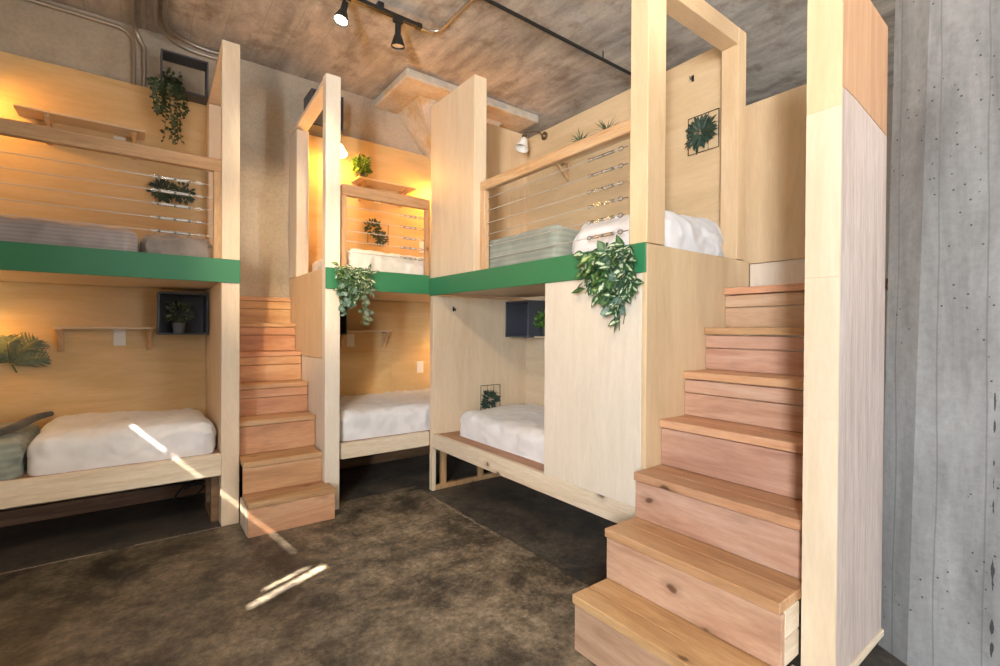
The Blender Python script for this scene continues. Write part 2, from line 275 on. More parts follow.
# ------------------------------------------------------------------ mesh helpers
class MB:
    def __init__(s): s.bm = bmesh.new(); s.lay = s.bm.verts.layers.float.new('mid'); s.smooth = False
    def box(s, x0, x1, y0, y1, z0, z1, bev=0.003):
        r = bmesh.ops.create_cube(s.bm, size=1.0)
        for v in r['verts']:
            v.co = Vector(((x0 + x1) / 2 + v.co.x * (x1 - x0), (y0 + y1) / 2 + v.co.y * (y1 - y0), (z0 + z1) / 2 + v.co.z * (z1 - z0)))
        if bev:
            es = list({e for v in r['verts'] for e in v.link_edges})
            bmesh.ops.bevel(s.bm, geom=es, offset=min(bev, 0.3 * min(x1 - x0, y1 - y0, z1 - z0)), segments=1, affect='EDGES', clamp_overlap=True)
        return s
    def prism(s, pts, a, b, axis):       # polygon in the two other axes, extruded from a to b along axis
        def mk(p, t):
            if axis == 0: return (t, p[0], p[1])
            if axis == 1: return (p[0], t, p[1])
            return (p[0], p[1], t)
        A = [s.bm.verts.new(mk(p, a)) for p in pts]; B = [s.bm.verts.new(mk(p, b)) for p in pts]
        s.bm.faces.new(A); s.bm.faces.new(B[::-1]); k = len(pts)
        for i in range(k): s.bm.faces.new((A[i], B[i], B[(i + 1) % k], A[(i + 1) % k]))
        return s
    def loft(s, P, Q):                    # two polygons of 3D points
        A = [s.bm.verts.new(p) for p in P]; B = [s.bm.verts.new(p) for p in Q]; k = len(A)
        s.bm.faces.new(A); s.bm.faces.new(B[::-1])
        for i in range(k): s.bm.faces.new((A[i], B[i], B[(i + 1) % k], A[(i + 1) % k]))
        return s
    def tube(s, pts, r, n=8, rads=None):
        pts = [Vector(p) for p in pts]; rings = []; prev = None
        for i, p in enumerate(pts):
            t = (pts[min(i + 1, len(pts) - 1)] - pts[max(i - 1, 0)]).normalized()
            a = Vector((0, 0, 1)) if abs(t.z) < 0.9 else Vector((1, 0, 0))
            if prev is not None and (prev - t * prev.dot(t)).length > 1e-4: a = prev
            u = (a - t * a.dot(t)).normalized(); prev = u; v = t.cross(u)
            rr = rads[i] if rads else r
            rings.append([s.bm.verts.new(p + (u * math.cos(2 * math.pi * k / n) + v * math.sin(2 * math.pi * k / n)) * rr) for k in range(n)])
        for a, b in zip(rings, rings[1:]):
            for k in range(n): s.bm.faces.new((a[k], a[(k + 1) % n], b[(k + 1) % n], b[k]))
        s.bm.faces.new(rings[0][::-1]); s.bm.faces.new(rings[-1]); s.smooth = True
        return s
    def lathe(s, prof, origin, axis=(0, 0, 1), n=24, close=False):   # prof: (radius, height) along axis
        q = Vector((0, 0, 1)).rotation_difference(Vector(axis).normalized()); o = Vector(origin); rings = []
        for r, h in prof:
            rings.append([s.bm.verts.new(o + q @ Vector((max(r, 1e-4) * math.cos(2 * math.pi * k / n), max(r, 1e-4) * math.sin(2 * math.pi * k / n), h))) for k in range(n)])
        for a, b in zip(rings, rings[1:]):
            for k in range(n): s.bm.faces.new((a[k], a[(k + 1) % n], b[(k + 1) % n], b[k]))
        if close: s.bm.faces.new(rings[0][::-1]); s.bm.faces.new(rings[-1])
        s.smooth = True
        return s
    def leaf(s, base, d, nrm, ln, w, curl=0.15, fold=0.18, shape=(0.0, 0.62, 1.0, 0.86, 0.45, 0.0)):
        d = Vector(d).normalized(); nrm = Vector(nrm); nrm = nrm - d * nrm.dot(d)
        if nrm.length < 1e-3: nrm = d.orthogonal()
        nrm.normalize(); sd = d.cross(nrm); base = Vector(base); rows = []; k = len(shape) - 1
        for i, f in enumerate(shape):
            t = i / k; c = base + d * (ln * t) - nrm * (curl * ln * t * t)
            m = s.bm.verts.new(c); m[s.lay] = 0.75
            if f <= 0: rows.append((m,)); m[s.lay] = 0.35; continue
            a = s.bm.verts.new(c + sd * (w * f / 2) + nrm * (fold * w * f * 0.5)); b = s.bm.verts.new(c - sd * (w * f / 2) + nrm * (fold * w * f * 0.5))
            a[s.lay] = 0.2; b[s.lay] = 0.2; rows.append((a, m, b))
        for p, q in zip(rows, rows[1:]):
            if len(p) == 1: s.bm.faces.new((p[0], q[0], q[1])); s.bm.faces.new((p[0], q[1], q[2]))
            elif len(q) == 1: s.bm.faces.new((p[0], q[0], p[1])); s.bm.faces.new((p[1], q[0], p[2]))
            else: s.bm.faces.new((p[0], q[0], q[1], p[1])); s.bm.faces.new((p[1], q[1], q[2], p[2]))
        s.smooth = True
        return s
    def build(s, name, m, parent=None, origin=None, recalc=True):
        if recalc: bmesh.ops.recalc_face_normals(s.bm, faces=s.bm.faces[:])
        if parent is not None: off = root_loc(parent)
        elif origin is not None: off = Vector(origin)
        else:
            xs = [v.co for v in s.bm.verts]
            off = Vector(((min(v.x for v in xs) + max(v.x for v in xs)) / 2, (min(v.y for v in xs) + max(v.y for v in xs)) / 2, min(v.z for v in xs)))
        me = bpy.data.meshes.new(name); bmesh.ops.translate(s.bm, vec=-off, verts=s.bm.verts[:]); s.bm.to_mesh(me); s.bm.free()
        if s.smooth:
            for p in me.polygons: p.use_smooth = True
        o = bpy.data.objects.new(name, me); C.objects.link(o); me.materials.append(m)
        if s.smooth and len(me.polygons) > 0:
            try: me.set_sharp_from_angle(angle=math.radians(40))
            except Exception: pass
        if parent is not None: o.parent = parent
        else: o.location = off
        return o
def root_loc(p):
    while p.parent is not None: p = p.parent
    return Vector(p.location)
def tag(o, label, cat, group=None):
    o['label'] = label; o['category'] = cat
    if group: o['group'] = group
    return o
def thing(name, loc, label, cat, group=None):
    o = bpy.data.objects.new(name, None); C.objects.link(o); o.location = loc; o.empty_display_size = 0.1
    return tag(o, label, cat, group)
def struct(o): o['kind'] = 'structure'; return o
def B(*a, **k): return MB().box(*a, **k)

def soft_mb(x0, x1, y0, y1, zfloor, z1, r=0.06, amp=0.012, seed=0, cell=0.017, fold=(1.0, 1.0), shear=0.0, fs=6.0):
    """a padded slab: rounded box with ridged wrinkles"""
    z0 = zfloor - r * 0.72
    h = Vector(((x1 - x0) / 2, (y1 - y0) / 2, (z1 - z0) / 2)); c = Vector(((x0 + x1) / 2, (y0 + y1) / 2, (z0 + z1) / 2))
    mb = MB(); bm = mb.bm; cache = {}
    nn = [max(4, int(2 * h[i] / cell)) for i in range(3)]; nn[2] = max(nn[2], 8)
    def vert(i, j, k):
        key = (i, j, k)
        if key in cache: return cache[key]
        p = Vector((-h.x + 2 * h.x * i / nn[0], -h.y + 2 * h.y * j / nn[1], -h.z + 2 * h.z * k / nn[2]))
        rr = min(r, h.z * 0.98)
        q = Vector((max(-h.x + rr, min(h.x - rr, p.x)), max(-h.y + rr, min(h.y - rr, p.y)), max(-h.z + rr, min(h.z - rr, p.z))))
        d = p - q; nm = d.normalized() if d.length > 1e-6 else Vector((0, 0, 1))
        w = c + q + nm * rr
        s = Vector((w.x * fs * fold[0] + seed * 3.1, w.y * fs * fold[1], w.z * fs * 1.2))
        n1 = noise.noise(s); n2 = 1 - abs(noise.noise(s * 1.9 + Vector((5.2, 1.3, seed)))) * 2.2; n3 = 1.6 * (0.5 - abs(noise.noise(Vector((s.x * 3.4 + n1, s.y * 2.6, s.z * 1.2 + seed)))) * 1.8) + 0.7 * noise.noise(s * 6.0)
        low = noise.noise(Vector((w.x * 2.1, w.y * 2.1, seed)))
        disp = amp * (0.8 * n1 + 0.75 * n2 + 0.16 * n3 + 1.0 * low) - amp * 0.9
        if nm.z < -0.3: disp = 0
        w = w + nm * disp
        w.x += shear * (w.y - c.y)
        if w.z < zfloor: w.z = zfloor
        cache[key] = bm.verts.new(w); return cache[key]
    for a in range(3):
        u, v = [(1, 2), (0, 2), (0, 1)][a]
        for sidx in (0, nn[a]):
            for i in range(nn[u]):
                for j in range(nn[v]):
                    ks = []
                    for (di, dj) in ((0, 0), (1, 0), (1, 1), (0, 1)):
                        t = [0, 0, 0]; t[a] = sidx; t[u] = i + di; t[v] = j + dj; ks.append(vert(*t))
                    try: bm.faces.new(ks)
                    except ValueError: pass
    mb.smooth = True
    return mb
def bedding(name, m, label, cat, group=None, **k):
    args = [k.pop(a) for a in ('x0', 'x1', 'y0', 'y1', 'z0', 'z1')]
    o = soft_mb(*args, **k).build(name, m)
    for p in o.data.polygons: p.use_smooth = True
    return tag(o, label, cat, group)

# ------------------------------------------------------------------ the room
ZC, XL, XR, YN, YF = 3.57, -2.2, 5.6, -4.6, 4.55
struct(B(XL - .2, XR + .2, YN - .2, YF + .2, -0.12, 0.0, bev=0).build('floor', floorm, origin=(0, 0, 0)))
struct(B(XL - .2, XR + .2, YN - .2, YF + .2, ZC, ZC + 0.2, bev=0).build('ceiling', conc_ceil, origin=(0, 0, 0)))
struct(B(XL - .2, XR + .2, YF, YF + 0.2, 0, ZC, bev=0).build('wall_back', conc_wall, origin=(0, 0, 0)))
struct(B(XR, XR + .2, YN, YF, 0, ZC, bev=0).build('wall_right', plaster, origin=(0, 0, 0)))
def holed_wall(axis, a, b, outer, holes):
    bm = bmesh.new(); es = []
    def mk(p): return (a, p[0], p[1]) if axis == 0 else (p[0], a, p[1])
    for lp in [outer] + holes:
        vs = [bm.verts.new(mk(p)) for p in lp]
        es += [bm.edges.new((vs[i], vs[(i + 1) % len(vs)])) for i in range(len(vs))]
    r = bmesh.ops.triangle_fill(bm, edges=es, use_beauty=True)
    f = [g for g in r['geom'] if isinstance(g, bmesh.types.BMFace)]
    ex = bmesh.ops.extrude_face_region(bm, geom=f)
    d = Vector((b - a, 0, 0)) if axis == 0 else Vector((0, b - a, 0))
    bmesh.ops.translate(bm, vec=d, verts=[g for g in ex['geom'] if isinstance(g, bmesh.types.BMVert)])
    mb = MB(); mb.bm.free(); mb.bm = bm; return mb
def rect(a0, a1, b0, b1): return [(a0, b0), (a1, b0), (a1, b1), (a0, b1)]
def traced(px, py, pz):                   # where the sun ray that lands on (px,py,pz) crosses the left wall
    t = (px - XL) / 0.64; return (py - 0.30 * t, pz + 0.71 * t)
def slit(p, q, w):
    a, b = Vector(traced(*p)), Vector(traced(*q)); t = (b - a).normalized(); n = Vector((-t.y, t.x)) * w / 2
    return [tuple(a - n), tuple(b - n), tuple(b + n), tuple(a + n)]
slits = [slit((0.407, 2.468, 0), (0.819, 2.659, 0), 0.05), slit((0.49, 2.585, 0), (0.745, 2.700, 0), 0.028),
         slit((-0.02, 3.8, 0.67), (0.72, 2.907, 0), 0.026)]
struct(holed_wall(0, XL, XL - 0.02, rect(YN, YF, 0, ZC), slits + [rect(-1.85, -0.85, 1.0, 2.6)]).build('wall_left', plaster, origin=(0, 0, 0)))
struct(holed_wall(1, YN, YN - 0.2, rect(XL, XR, 0, ZC), [rect(2.35, 4.65, 0.3, 2.95)]).build('wall_near', plaster, origin=(0, 0, 0)))

# unseen wall stub left of the camera, added to shade the left bunk
struct(B(XL, -1.66, -0.52, -0.38, 0, ZC, bev=0).build('wall_light_block', plaster, origin=(0, 0, 0)))
# concrete column with chamfered corner on the right
lo = [(2.39, 0.522), (2.39, 0.10), (2.50, -0.05), (2.82, -0.05), (2.82, 0.63), (2.45, 0.628)]
hi = [(2.40, 0.462), (2.40, 0.10), (2.50, -0.02), (2.82, -0.02), (2.82, 0.60), (2.47, 0.590)]
struct(MB().loft([(x, y, 0) for x, y in lo], [(x, y, ZC) for x, y in hi]).build('pillar', conc_pil, origin=(0, 0, 0)))
# flared capital and drop panel of the column buried in the back wall
struct(B(1.835, 3.36, 3.80, YF, 3.49, ZC, bev=0.012).build('trim_1', conc_cap, origin=(0, 0, 0)))
struct(MB().loft([(2.09, 4.05, 3.49), (3.05, 4.05, 3.49), (3.05, YF, 3.49), (2.09, YF, 3.49)],
                 [(2.50, 4.46, 3.02), (2.85, 4.46, 3.02), (2.85, YF, 3.02), (2.50, YF, 3.02)]).build('trim_2', conc_cap, origin=(0, 0, 0)))

# ------------------------------------------------------------------ cables with turnbuckles
def cable(root, a, b, tb_at, tb_len=0.2):
    """steel cable from a to b, turnbuckle at fraction tb_at from a"""
    a, b = Vector(a), Vector(b); d = (b - a).normalized(); L = (b - a).length
    c = MB().tube([a, b], 0.0028, 6).build('cable', wire, root)
    o = a + d * (L * tb_at - tb_len / 2); mb = MB(); up = Vector((0, 0, 1)); sd = d.cross(up).normalized()
    def loop(p, rx, rz, r): mb.tube([p + d * (rx * math.cos(t)) + up * (rz * math.sin(t)) for t in [2 * math.pi * k / 12 for k in range(13)]], r, 6)
    loop(o + d * 0.012, 0.014, 0.009, 0.0026)
    for s in (-1, 1): mb.tube([o + d * 0.035 + up * 0.006 * s, o + d * (tb_len - 0.06) + up * 0.006 * s], 0.0034, 6)
    mb.tube([o + d * 0.02, o + d * (tb_len - 0.03)], 0.0018, 6)
    for t in (0.04, 0.5, 0.93): mb.lathe([(0.0, -0.007), (0.0085, -0.007), (0.0085, 0.007), (0.0, 0.007)], o + d * (0.03 + t * (tb_len - 0.085)), d, 8)
    loop(o + d * (tb_len - 0.018), 0.016, 0.010, 0.0028)
    mb.tube([o + d * (tb_len - 0.004), o + d * (tb_len + 0.03)], 0.003, 6)
    mb.build('turnbuckle', chrome, c)
    return c

# ------------------------------------------------------------------ left bunk
lb = thing('bunk_bed', (-0.6, 4.04, 0), 'built-in plywood bunk at far left with green edge band and full-height side panel', 'bunk bed')
YFL, YB = 3.58, 4.5
sp = B(.42, .525, YFL, YFL + .06, 0, 3.178); sp.box(.42, .525, YFL + .06, YB, 0, 1.75); sp.box(.42, .525, 4.34, YB, 1.75, 3.045)
sp.prism([(YFL + .06, 3.138), (YB, 3.045), (YB, 3.075), (YFL + .06, 3.170)], .42, .525, 0)
sp.build('side_panel', ply_z, lb)
B(-1.95, -1.85, YFL, YB, 0, 3.18).build('side_panel', ply_z, lb)
b = B(-1.85, .42, YB, YB + .02, .40, 1.60); b.box(-1.85, .42, YB, YB + .02, 1.68, 3.115); b.build('back_panel', deep_x, lb)
B(-1.95, .526, YFL - .014, YFL, 1.598, 1.75, bev=.002).build('edge_band', green, lb)['label'] = 'green painted edge band'
B(-1.85, .42, YFL, YB, 1.60, 1.68).build('upper_deck', ply_x, lb)
B(-1.85, .42, YFL, YFL + .04, .335, .478, bev=.005).build('lower_rail', pine_x, lb)
B(-1.85, .42, YFL + .04, YB, .43, .472).build('lower_deck', deckw_x, lb)
B(-1.85, .42, YFL + .002, YFL + .045, 2.315, 2.398, bev=.005).build('guard_rail', rail_x, lb)
B(.375, .42, YFL + .004, YFL + .045, 1.75, 2.315).build('guard_post', rail_z, lb)
for z in (2.224, 2.141, 2.061, 1.975, 1.893): cable(lb, (-1.85, YFL + .024, z), (.374, YFL + .024, z), 1 - .19 / 2.2, .26)
B(-1.85, .42, 4.40, 4.44, .0, .10).build('floor_plate', dark_x, lb)
fr = B(.375, .419, 4.0, 4.06, 0, .43); fr.box(.375, .419, 3.70, 3.74, 0, .43); fr.box(.375, .419, 3.74, 4.0, 0, .045); fr.build('support_frame', dark_x, lb)

# ------------------------------------------------------------------ middle bunk
YFM = 3.43
mbk = thing('bunk_bed', (1.9, 3.96, 0), 'built-in plywood bunk in the corner between the left steps and the right-hand bunk', 'bunk bed')
sp = B(1.038, 1.143, YFM, YFM + .075, 0, 3.10); sp.box(1.053, 1.143, YFM + .075, YB, 0, 1.08); sp.box(1.044, 1.143, 4.24, YB, 1.735, 2.975)
sp.prism([(YFM + .075, 3.055), (YB, 2.975), (YB, 3.005), (YFM + .075, 3.09)], 1.044, 1.143, 0)
sp.build('side_panel', pale_z, mbk)
B(1.050, 1.143, YFM + .075, YB, 1.083, 1.738, bev=.002).build('side_sheet', gold_z, mbk)['label'] = 'upper sheet of the stair side with warm light in its colour'
b = B(1.155, 3.1, YB, YB + .02, .40, 1.58); b.box(1.155, 3.1, YB, YB + .02, 1.65, 3.125); b.build('back_panel', deep_x, mbk)
B(1.155, 2.02, YB - .006, YB, .47, 1.075, bev=.001).build('lit_patch_sheet', deep_x, mbk)  # thin sheet added in the outline of the lit patch on the back
B(3.1, 3.14, YFM, YB, 0, 3.10).build('end_panel', ply_z, mbk)
B(1.038, 1.858, YFM - .014, YFM, 1.583, 1.733, bev=.002).build('edge_band', green, mbk)['label'] = 'green painted edge band'
B(1.155, 3.1, YFM, YB, 1.583, 1.65).build('upper_deck', ply_x, mbk)
B(1.155, 1.871, YFM, YFM + .04, .355, .47, bev=.005).build('lower_rail', pine_x, mbk)
B(1.155, 3.1, YFM + .04, YB, .425, .465).build('lower_deck', deckw_x, mbk)
B(1.155, 1.87, YFM + .002, YFM + .045, 2.265, 2.347, bev=.005).build('guard_rail', rail_x, mbk)
B(1.155, 1.19, YFM + .004, YFM + .045, 1.733, 2.265).build('guard_post', rail_z, mbk)
B(1.832, 1.87, YFM + .004, YFM + .045, 1.733, 2.265).build('guard_post', rail_z, mbk)
for z in (2.190, 2.102, 2.016, 1.940, 1.860): cable(mbk, (1.19, YFM + .024, z), (1.832, YFM + .024, z), .82, .19)
B(1.155, 3.1, 4.40, 4.44, .0, .10).build('floor_plate', dark_x, mbk)

# ------------------------------------------------------------------ right bunk
XF, XB = 1.871, 2.85
rb = thing('bunk_bed', (2.36, 2.4, 0), 'built-in plywood bunk on the right with closed front panel and framed entry above the steps', 'bunk bed')
B(XF, XF + .105, 2.80, YFM, 1.71, 3.095).build('front_panel', ply_z, rb)
B(XF + .105, XB, YFM - .05, YFM - .001, 1.71, 3.09).build('upper_end_panel', gold_z, rb)
b = MB(); b.box(XF, XB, YFM - .05, YFM - .001, .36, 1.57); b.box(XF, XF + .034, YFM - .05, YFM - .001, 0, .36)
b.build('end_panel', ply_z, rb)
B(XB, XB + .02, 1.46, YFM, .40, 1.57).build('back_panel', ply_y, rb); B(XB, XB + .02, 1.40, YFM, 1.71, 3.065).build('back_panel', gold_y, rb)
B(XF - .013, XF, 1.36, YFM - .014, 1.57, 1.71, bev=.002).build('edge_band', green, rb)['label'] = 'green painted edge band'
B(XF, XB, 1.385, YFM - .05, 1.60, 1.70).build('upper_deck', ply_y, rb)
B(XF, XF + .02, 1.387, 2.056, .462, 1.57, bev=.002).build('closed_panel', pale_z, rb)
B(XF, XF + .04, 1.387, YFM - .05, .348, .461, bev=.005).build('lower_rail', pine_y, rb)
B(XF + .04, XB, 1.387, YFM - .05, .42, .455).build('lower_deck', deckw_y, rb)
B(XF, XB + .0, 1.36, 1.385, 0, 1.706, bev=.003).build('near_end_panel', gold_z, rb)
for (x0, x1) in ((XF, 2.011), (2.70, 2.79)):
    B(x0, x1, 1.36, 1.46, 1.71, 3.02).build('entry_post', gold_z, rb)
B(2.011, 2.70, 1.36, 1.46, 2.925, 3.02).build('entry_header', gold_x, rb)
B(1.92, 1.968, 1.46, 2.80, 2.278, 2.344, bev=.005).build('guard_rail', lrail_y, rb)
B(1.922, 1.966, 2.745, 2.80, 1.71, 2.278).build('guard_post', lrail_z, rb)
B(1.922, 1.966, 1.465, 1.503, 1.71, 2.278).build('guard_post', lrail_z, rb)
for z in (2.222, 2.135, 2.048, 1.968, 1.885, 1.800): cable(rb, (1.945, 2.745, z), (1.945, 1.503, z), .86, .24)
fr = MB()
for x in (1.96, 2.33, 2.70): fr.box(x, x + .045, YFM - .05, YFM - .012, .04, .36)
fr.box(1.91, 2.80, YFM - .05, YFM - .012, 0, .04); fr.build('support_frame', rail_z, rb)

# ------------------------------------------------------------------ left steps
ls = thing('staircase', (.79, 3.9, 0), 'narrow redwood box steps climbing between the left bunk and the corner bunk', 'staircase')
ly = [3.275, 3.478, 3.69, 3.895, 4.085, 4.28, 4.43]; lz = [.213, .422, .655, .885, 1.115, 1.345, 1.565]
for i in range(7):
    x0, x1 = (.532, 1.066) if i == 0 else (.532, 1.036 if i == 1 else 1.048)
    if i == 0: x0 = .527
    zb = 0 if i == 0 else lz[i - 1]; yn = ly[i + 1] if i < 6 else 4.545
    sx0 = x0 if i else .527
    if i == 0:   # the lowest step stands proud of both panels
        B(x0, x1, ly[0], YFM - .016, lz[0] - .035, lz[0], bev=.004).build('tread', fir_x, ls)
        B(.532, 1.034, YFM - .016, ly[1] + .03, lz[0] - .035, lz[0], bev=.0).build('tread_extension', fir_x, ls)
        B(x0 + .002, x1 - .002, ly[0] + .006, ly[0] + .035, 0, lz[0] - .036).build('riser', fir_x, ls)
        B(x0, x0 + .02, ly[0] + .036, 3.56, 0, lz[0] - .036).build('side_board', pine_y, ls)
        B(x1 - .02, x1, ly[0] + .036, 3.41, 0, lz[0] - .036).build('side_board', pine_y, ls)
    else:
        B(x0, x1, ly[i] - .006, yn + .028 if i < 6 else yn, lz[i] - .035, lz[i], bev=.004).build('tread', fir_x, ls)
        r = MB()
        if i >= 3:
            r.box(x0, x1, ly[i] + .004, ly[i] + .03, lz[i] - .100, lz[i] - .037); r.box(x0, x1, ly[i] + .003, ly[i] + .03, zb + .001, lz[i] - .103)
        else: r.box(x0, x1, ly[i] + .004, ly[i] + .03, zb + .001, lz[i] - .038)
        r.build('riser', fir_x, ls)

# ------------------------------------------------------------------ right steps
rs = thing('staircase', (2.1, 1.0, 0), 'wide redwood box steps in the right foreground climbing beside the closed bunk panel', 'staircase')
YS0, YS1 = .655, 1.356
for i in range(7):
    rz = [0, .233, .452, .660, .877, 1.098, 1.318, 1.535]
    x = 1.408 + .194 * i; z = rz[i + 1]; zb = rz[i]; xn = x + .194 if i < 6 else XB - .004
    t = MB(); ins = 0 if i < 2 else .0; ym = YS0 + (YS1 - YS0) * (.5 if i % 2 else .42)
    y1 = YS1 + .002
    xe = xn + .026 if i < 6 else xn; xm = x + (.105 if i % 2 else .085)
    t.box(x - .014, xm - .001, YS0 + ins, y1, z - .036, z, bev=.003); t.box(xm + .001, xe, YS0 + ins, y1, z - .036, z, bev=.003)
    t.build('tread', fir_y, rs)
    r = MB()
    if i >= 4: r.box(x, x + .026, YS0 + ins, y1, z - .105, z - .042); r.box(x + .001, x + .026, YS0 + ins, y1, zb + .002, z - .109)
    else: r.box(x, x + .026, YS0 + ins, y1, zb + .002, z - .042)
    r.build('riser', firp_y, rs)
for x_, a, c in ((1.436, .002, .195), (1.630, .236, .323), (1.630, .326, .414)):
    B(x_, 1.733, YS0, YS0 + .02, a, c).build('side_board', pine_x, rs)

# partition that closes the near side of the right steps
pt = thing('stair_partition', (1.95, .6, 0), 'tall plywood partition between the right steps and the concrete pillar', 'partition')
for a, c, m_ in ((0, 1.0205, ply_z), (1.021, 1.4725, ply_z), (1.473, 2.005, ply_z), (2.0055, 2.50, gold_z)):
    B(1.735, 1.747, .554, .650, a, c, bev=.0004).build('edge_board', m_, pt)
MB().prism([(1.747, .19), (2.215, .19), (2.215, 2.026), (1.89, 2.068), (1.80, 2.073), (1.747, 2.074)], .560, .645, 1).build('face_panel', redply_z, pt)['label'] = 'pale pinkish lower face sheet'
MB().prism([(1.747, 2.077), (1.80, 2.076), (1.89, 2.071), (2.215, 2.029), (2.215, 2.432), (1.747, 2.47)], .560, .645, 1).build('face_panel', terra_z, pt)['label'] = 'terracotta coloured upper face sheet'
B(1.747, 2.22, .552, .600, .165, .19, bev=.003).build('bottom_strip', pine_x, pt)
B(1.75, 1.80, .58, .645, 0, .165).build('foot', pine_z, pt)
# panel that closes the head of the right steps
bp = thing('stair_head_panel', (2.87, 1.0, 1.5), 'plywood panel closing the head of the right steps', 'panel')
B(XB + .002, XB + .022, 0.95, 1.398, 1.695, 2.63, bev=.002).build('upper_sheet', gold_z, bp)
B(XB - .003, XB + .022, 0.95, 1.356, 1.505, 1.690, bev=.002).build('kick_board', pale_z, bp)

# ------------------------------------------------------------------ bedding
bedding('mattress', white_cl, 'mattress under rumpled white duvet on the lower left bunk', 'mattress', x0=-.525, x1=.405, y0=3.640, y1=4.47, z0=.473, z1=.695, r=.10, amp=.016, seed=1, shear=-.02, fs=5)
bedding('blanket', sage_cl, 'grey green blanket on the lower left bunk beside the white duvet', 'blanket', x0=-1.75, x1=-.525, y0=3.635, y1=4.46, z0=.473, z1=.68, r=.08, amp=.018, seed=2, shear=-.02, fs=6)
h = MB(); pts = []
for k in range(15):
    t = k / 14; y = 3.72 + t * .72
    pts.append((-.66 + .16 * t + .015 * math.sin(7 * t), y, .695 + .004 * math.sin(9 * t)))
pts = [(a, b_, c + .012) for a, b_, c in pts]
h.tube(pts, .018, 8, [.012 + .014 * math.sin(math.pi * (.15 + .7 * k / 14)) for k in range(15)])
tag(h.build('folded_hem', olive_cl), 'dark olive folded hem lying across the grey green blanket', 'blanket hem')
bedding('mattress', lav_cl, 'mattress with grey striped cover on the upper left bunk', 'mattress', x0=-1.8, x1=-.01, y0=3.635, y1=4.42, z0=1.682, z1=1.905, r=.06, amp=.008, seed=3)
bedding('throw_blanket', taupe_cl, 'taupe sheer throw at the right end of the upper left bunk', 'blanket', x0=-.005, x1=.40, y0=3.635, y1=4.42, z0=1.682, z1=1.90, r=.07, amp=.016, seed=4, fs=9)
bedding('mattress', white_cl, 'mattress under white duvet on the lower bunk in the corner', 'mattress', x0=1.17, x1=3.0, y0=3.50, y1=4.46, z0=.466, z1=.69, r=.085, amp=.016, seed=5, fs=5)
bedding('mattress', cream_cl, 'mattress with crumpled cream sheet on the upper bunk in the corner', 'mattress', x0=1.20, x1=3.0, y0=3.50, y1=4.42, z0=1.652, z1=1.905, r=.07, amp=.016, seed=6, fs=7)
bedding('mattress', white_cl, 'mattress under white duvet on the lower right bunk behind the closed panel', 'mattress', x0=2.02, x1=2.82, y0=1.45, y1=3.285, z0=.456, z1=.66, r=.09, amp=.014, seed=7, fs=4.5)
bedding('duvet', white_cl, 'white duvet bulging toward the right steps on the upper right bunk', 'duvet', x0=2.026, x1=2.71, y0=1.392, y1=2.085, z0=1.708, z1=1.955, r=.15, amp=.016, seed=8, fs=5)
bedding('blanket', sage_cl, 'sage grey blanket over the upper right bunk behind the cable rail', 'blanket', x0=1.985, x1=2.75, y0=2.095, y1=2.99, z0=1.702, z1=1.95, r=.06, amp=.008, seed=9)
bedding('pillow', slate_cl, 'dark slate pillow at far end of the upper right bunk', 'pillow', x0=2.02, x1=2.65, y0=3.02, y1=3.36, z0=1.702, z1=2.02, r=.10, amp=.012, seed=10)

# ------------------------------------------------------------------ cube shelves
def cube_shelf(cx0, cx1, y0, y1, z0, z1, label, face='Y', back=False, group=None):
    t = thing('cube_shelf', ((cx0 + cx1) / 2, (y0 + y1) / 2, z0), label, 'shelf', group); w = .012
    f = B(cx0, cx1, y0, y1, z0, z0 + w, bev=.001); f.box(cx0, cx1, y0, y1, z1 - w, z1, bev=.001)
    if face == 'Y':
        f.box(cx0, cx0 + w, y0, y1, z0 + w, z1 - w, bev=.001); f.box(cx1 - w, cx1, y0, y1, z0 + w, z1 - w, bev=.001)
    else:
        f.box(cx0, cx1, y0, y0 + w, z0 + w, z1 - w, bev=.001); f.box(cx0, cx1, y1 - w, y1, z0 + w, z1 - w, bev=.001)
    f.build('shell', dgrey, t)
    if back:
        (B(cx0 + w, cx1 - w, y1 - .008, y1 - .002, z0 + w, z1 - w, bev=0) if face == 'Y' else B(cx1 - .008, cx1 - .002, y0 + w, y1 - w, z0 + w, z1 - w, bev=0)).build('back_sheet', dgrey, t)
    return t
cube_shelf(.116, .419, 4.34, 4.498, 3.085, 3.365, 'open grey cube shelf above the upper left bunk holding the trailing plant')
cube_shelf(.096, .412, 4.25, 4.498, 1.248, 1.562, 'dark grey cube shelf in lower left bunk holding a small plant', back=True)
cube_shelf(1.165, 1.44, 4.25, 4.496, 3.05, 3.36, 'grey cube shelf behind the post of the upper corner bunk')
cube_shelf(1.160, 1.480, 4.25, 4.49, 1.245, 1.56, 'dark cube shelf in lower corner bunk half hidden by trailing plant', back=True)
cube_shelf(2.60, 2.848, 3.06, 3.376, 1.235, 1.55, 'grey cube shelf in the far corner of the lower right bunk', face='X', back=True)

